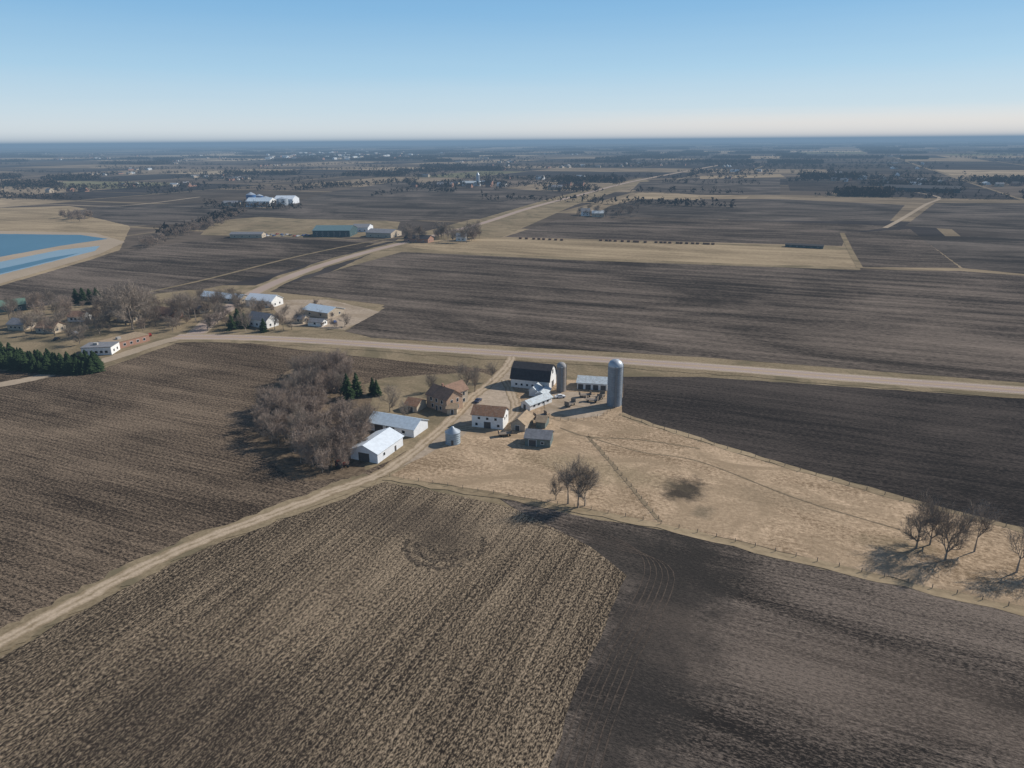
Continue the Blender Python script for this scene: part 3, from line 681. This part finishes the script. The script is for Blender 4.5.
# ------------------------------------------------------------ bales, vehicles
M_bale=paint('hay_bale',(.2,.12,.08),.9,.3)
V_=[];F_=[]
for (p,q,n_) in (((520,239),(570,241),8),((600,241),(650,243),9),((655,243),(720,245),12)):
    for i in range(n_):
        c=gp(*p).lerp(gp(*q),(i+random.uniform(-.3,.3))/n_)
        k=len(V_); m_=10
        for s in (-1.6,1.6):
            for j in range(m_): a=2*math.pi*j/m_; V_.append((c.x+A.x*s+B.x*1.0*math.cos(a),c.y+A.y*s+B.y*1.0*math.cos(a),1.0+1.0*math.sin(a)))
        for j in range(m_): F_.append((k+j,k+(j+1)%m_,k+m_+(j+1)%m_,k+m_+j))
        F_.append(tuple(range(k,k+m_))); F_.append(tuple(range(k+m_,k+2*m_)))
mkobj('hay_bale_row',V_,F_,M_bale)
M_tire=paint('tire_rubber',(.02,.02,.02),.9,.1)
def wheel(e,x,y,r,w):
    o=lathe('wheel',[(.01,-w/2),(r*.9,-w/2),(r,-w*.3),(r,w*.3),(r*.9,w/2),(.01,w/2)],16,M_tire,e); o.rotation_euler=(math.pi/2,0,0); o.location=(x,y,r)
cpaint={}
def car(u,v,rot,col,name='parked_car'):
    p=gp(u,v); e=empty(name,(p.x,p.y,.12),rot)
    if col not in cpaint: cpaint[col]=paint('car_paint',col,.3,.05)
    mat=cpaint[col]
    prof=[(-2.2,.35),(-2.25,.75),(-2.1,.95),(-1.3,1.0),(-.9,1.45),(.5,1.45),(1.1,1.0),(2.0,.88),(2.2,.7),(2.2,.35)]
    n_=len(prof); V=[(x,-.88 if z<1.1 else -.7,z) for x,z in prof]+[(x,.88 if z<1.1 else .7,z) for x,z in prof]
    mkobj('body',V,[tuple(range(n_)),tuple(range(2*n_-1,n_-1,-1))]+[(i,i+n_,(i+1)%n_+n_,(i+1)%n_) for i in range(n_)],mat,e)
    for s in (-1,1): mkobj('side_window',[(-1.15,s*.86,1.06),(.95,s*.86,1.06),(.45,s*.73,1.4),(-.85,s*.73,1.4)],[(0,1,2,3)],M_glass,e)
    for x in (-1.35,1.35):
        for y in (-.8,.8): wheel(e,x,y,.33,.22)
M_redp=paint('red_machine_paint',(.20,.05,.035),.6,.2)
def tractor(u,v,rot):
    p=gp(u,v); e=empty('red_tractor',(p.x,p.y,.1),rot)
    box('hood',.3,2.6,-.45,.45,.9,1.7,M_redp,e); box('cab',-1.2,.3,-.7,.7,1.2,2.6,M_glass,e); box('cab_roof',-1.35,.45,-.8,.8,2.6,2.8,M_redp,e)
    box('fenders',-1.5,-.2,-1.1,1.1,1.55,1.7,M_redp,e); box('exhaust',1.4,1.5,-.05,.05,1.7,2.6,M_tire,e)
    for y in (-1,1): wheel(e,-.8,y,.9,.5); wheel(e,2.1,y*.85,.5,.3)
tractor(341,468,.4)
car(478,402,1.2,(.05,.06,.1)); car(560,398,.2,(.7,.7,.7))
cols_=[(.6,.6,.6),(.3,.04,.03),(.05,.1,.25),(.05,.05,.05),(.7,.7,.7),(.3,.3,.3)]
for i in range(22): car(244+i*3.1+random.uniform(-1,1),235.5+random.uniform(-1,1.2),AX+1.5,cols_[random.randrange(6)])
for (u,v) in [(75,334),(95,350),(270,322),(320,322),(150,336),(335,323),(57,340)]: car(u,v,random.uniform(0,3),random.choice(cols_))
def wagon(u,v,rot):
    p=gp(u,v); e=empty('farm_wagon',(p.x,p.y,.1),rot); box('bed',-2.4,2.4,-1.1,1.1,.9,1.1,M_post,e); box('rack_front',2.3,2.4,-1.1,1.1,1.1,2.4,M_post,e); box('rack_back',-2.4,-2.3,-1.1,1.1,1.1,2.4,M_post,e); box('tongue',2.4,4.2,-.06,.06,.6,.7,M_tire,e)
    for x in (-1.6,1.6):
        for y in (-.95,.95): wheel(e,x,y,.4,.22)
for t in [(585,397,.2),(592,402,-.3),(601,398,1.2),(540,418,.5),(570,406,.9),(505,436,.2)]: wagon(*t)

# ------------------------------------------------------------ haze layer (absorbing volume near the ground, its blue emission imitates scattered light)
m=bpy.data.materials.new('haze_glow'); m.use_nodes=True; nt=m.node_tree; nt.nodes.clear()
out=nt.nodes.new('ShaderNodeOutputMaterial'); ab=nt.nodes.new('ShaderNodeVolumeAbsorption'); em=nt.nodes.new('ShaderNodeEmission'); ad=nt.nodes.new('ShaderNodeAddShader')
dens=1/7200; ab.inputs['Color'].default_value=(0,0,0,1); ab.inputs['Density'].default_value=dens
em.inputs['Color'].default_value=(.18,.28,.40,1); em.inputs['Strength'].default_value=dens
nt.links.new(ab.outputs[0],ad.inputs[0]); nt.links.new(em.outputs[0],ad.inputs[1]); nt.links.new(ad.outputs[0],out.inputs['Volume'])
box('atmosphere_haze',-60000,60000,-60000,60000,-60,125,m)

# ------------------------------------------------------------ sun + sky
el=math.radians(35); az=math.radians(90-24)   # azimuth from +Y towards +X
sv=Vector((math.sin(az)*math.cos(el),math.cos(az)*math.cos(el),math.sin(el)))
sl=bpy.data.lights.new('sun','SUN'); sl.energy=5.0; sl.angle=math.radians(.53); sl.color=(1,.945,.87)
so=bpy.data.objects.new('sun',sl); COL.objects.link(so); so.rotation_euler=(-sv).to_track_quat('-Z','Y').to_euler(); so.location=sv*500
w=bpy.data.worlds.new('World'); S.world=w; w.use_nodes=True; N=w.node_tree.nodes; L=w.node_tree.links
bg=N['Background']; sk=N.new('ShaderNodeTexSky'); sk.sky_type='NISHITA'; sk.sun_disc=False; sk.sun_elevation=el; sk.sun_rotation=az
sk.air_density=1.0; sk.dust_density=.3; sk.ozone_density=1.5; sk.altitude=100
# thin horizon haze / cirrus veil by elevation
tc=N.new('ShaderNodeTexCoord').outputs['Generated']; sx=N.new('ShaderNodeSeparateXYZ'); L.new(tc,sx.inputs[0])
mp=N.new('ShaderNodeMapping'); mp.inputs['Scale'].default_value=(1.2,1.2,28); L.new(tc,mp.inputs['Vector'])
nz=noise3(N,L,mp.outputs[0],1.3,5,.6)
zz=math_node(N,L,'ADD',sx.outputs[2],math_node(N,L,'MULTIPLY',math_node(N,L,'SUBTRACT',nz,.5),.014))
cr=N.new('ShaderNodeValToRGB'); L.new(math_node(N,L,'MULTIPLY',zz,4.0),cr.inputs[0])
el_=cr.color_ramp.elements
def s2l(c): return tuple((x/255/12.92 if x/255<.04045 else ((x/255+.055)/1.055)**2.4) for x in c)
stops=[(0.0,(212,222,230)),(.06,(220,231,238)),(.16,(204,224,237)),(.34,(172,210,236)),(.62,(134,186,227)),(1.0,(96,152,208))]
el_[0].position=0; el_[0].color=rgba(s2l(stops[0][1])); el_[1].position=1; el_[1].color=rgba(s2l(stops[-1][1]))
for p_,c_ in stops[1:-1]:
    q=el_.new(p_); q.color=rgba(s2l(c_))
# faint cream cloud bank low in the east
m1=N.new('ShaderNodeMapRange'); m1.interpolation_type='SMOOTHSTEP'; m1.inputs[1].default_value=.042; m1.inputs[2].default_value=.018; L.new(zz,m1.inputs[0])
m2=N.new('ShaderNodeMapRange'); m2.interpolation_type='SMOOTHSTEP'; m2.inputs[1].default_value=-.25; m2.inputs[2].default_value=.4; m2.inputs[3].default_value=.1; m2.inputs[4].default_value=.85; L.new(sx.outputs[0],m2.inputs[0])
c2=mixc(N,L,math_node(N,L,'MULTIPLY',m1.outputs[0],m2.outputs[0]),cr.outputs[0],s2l((238,233,230)))
vm=N.new('ShaderNodeVectorMath'); vm.operation='SCALE'; vm.inputs['Scale'].default_value=10; L.new(c2,vm.inputs[0])
mr=N.new('ShaderNodeMapRange'); mr.inputs[1].default_value=.2; mr.inputs[2].default_value=.45; mr.inputs[3].default_value=.9; mr.inputs[4].default_value=0; L.new(sx.outputs[2],mr.inputs[0])
L.new(mixc(N,L,mr.outputs[0],sk.outputs[0],vm.outputs[0]),bg.inputs['Color']); bg.inputs['Strength'].default_value=.1
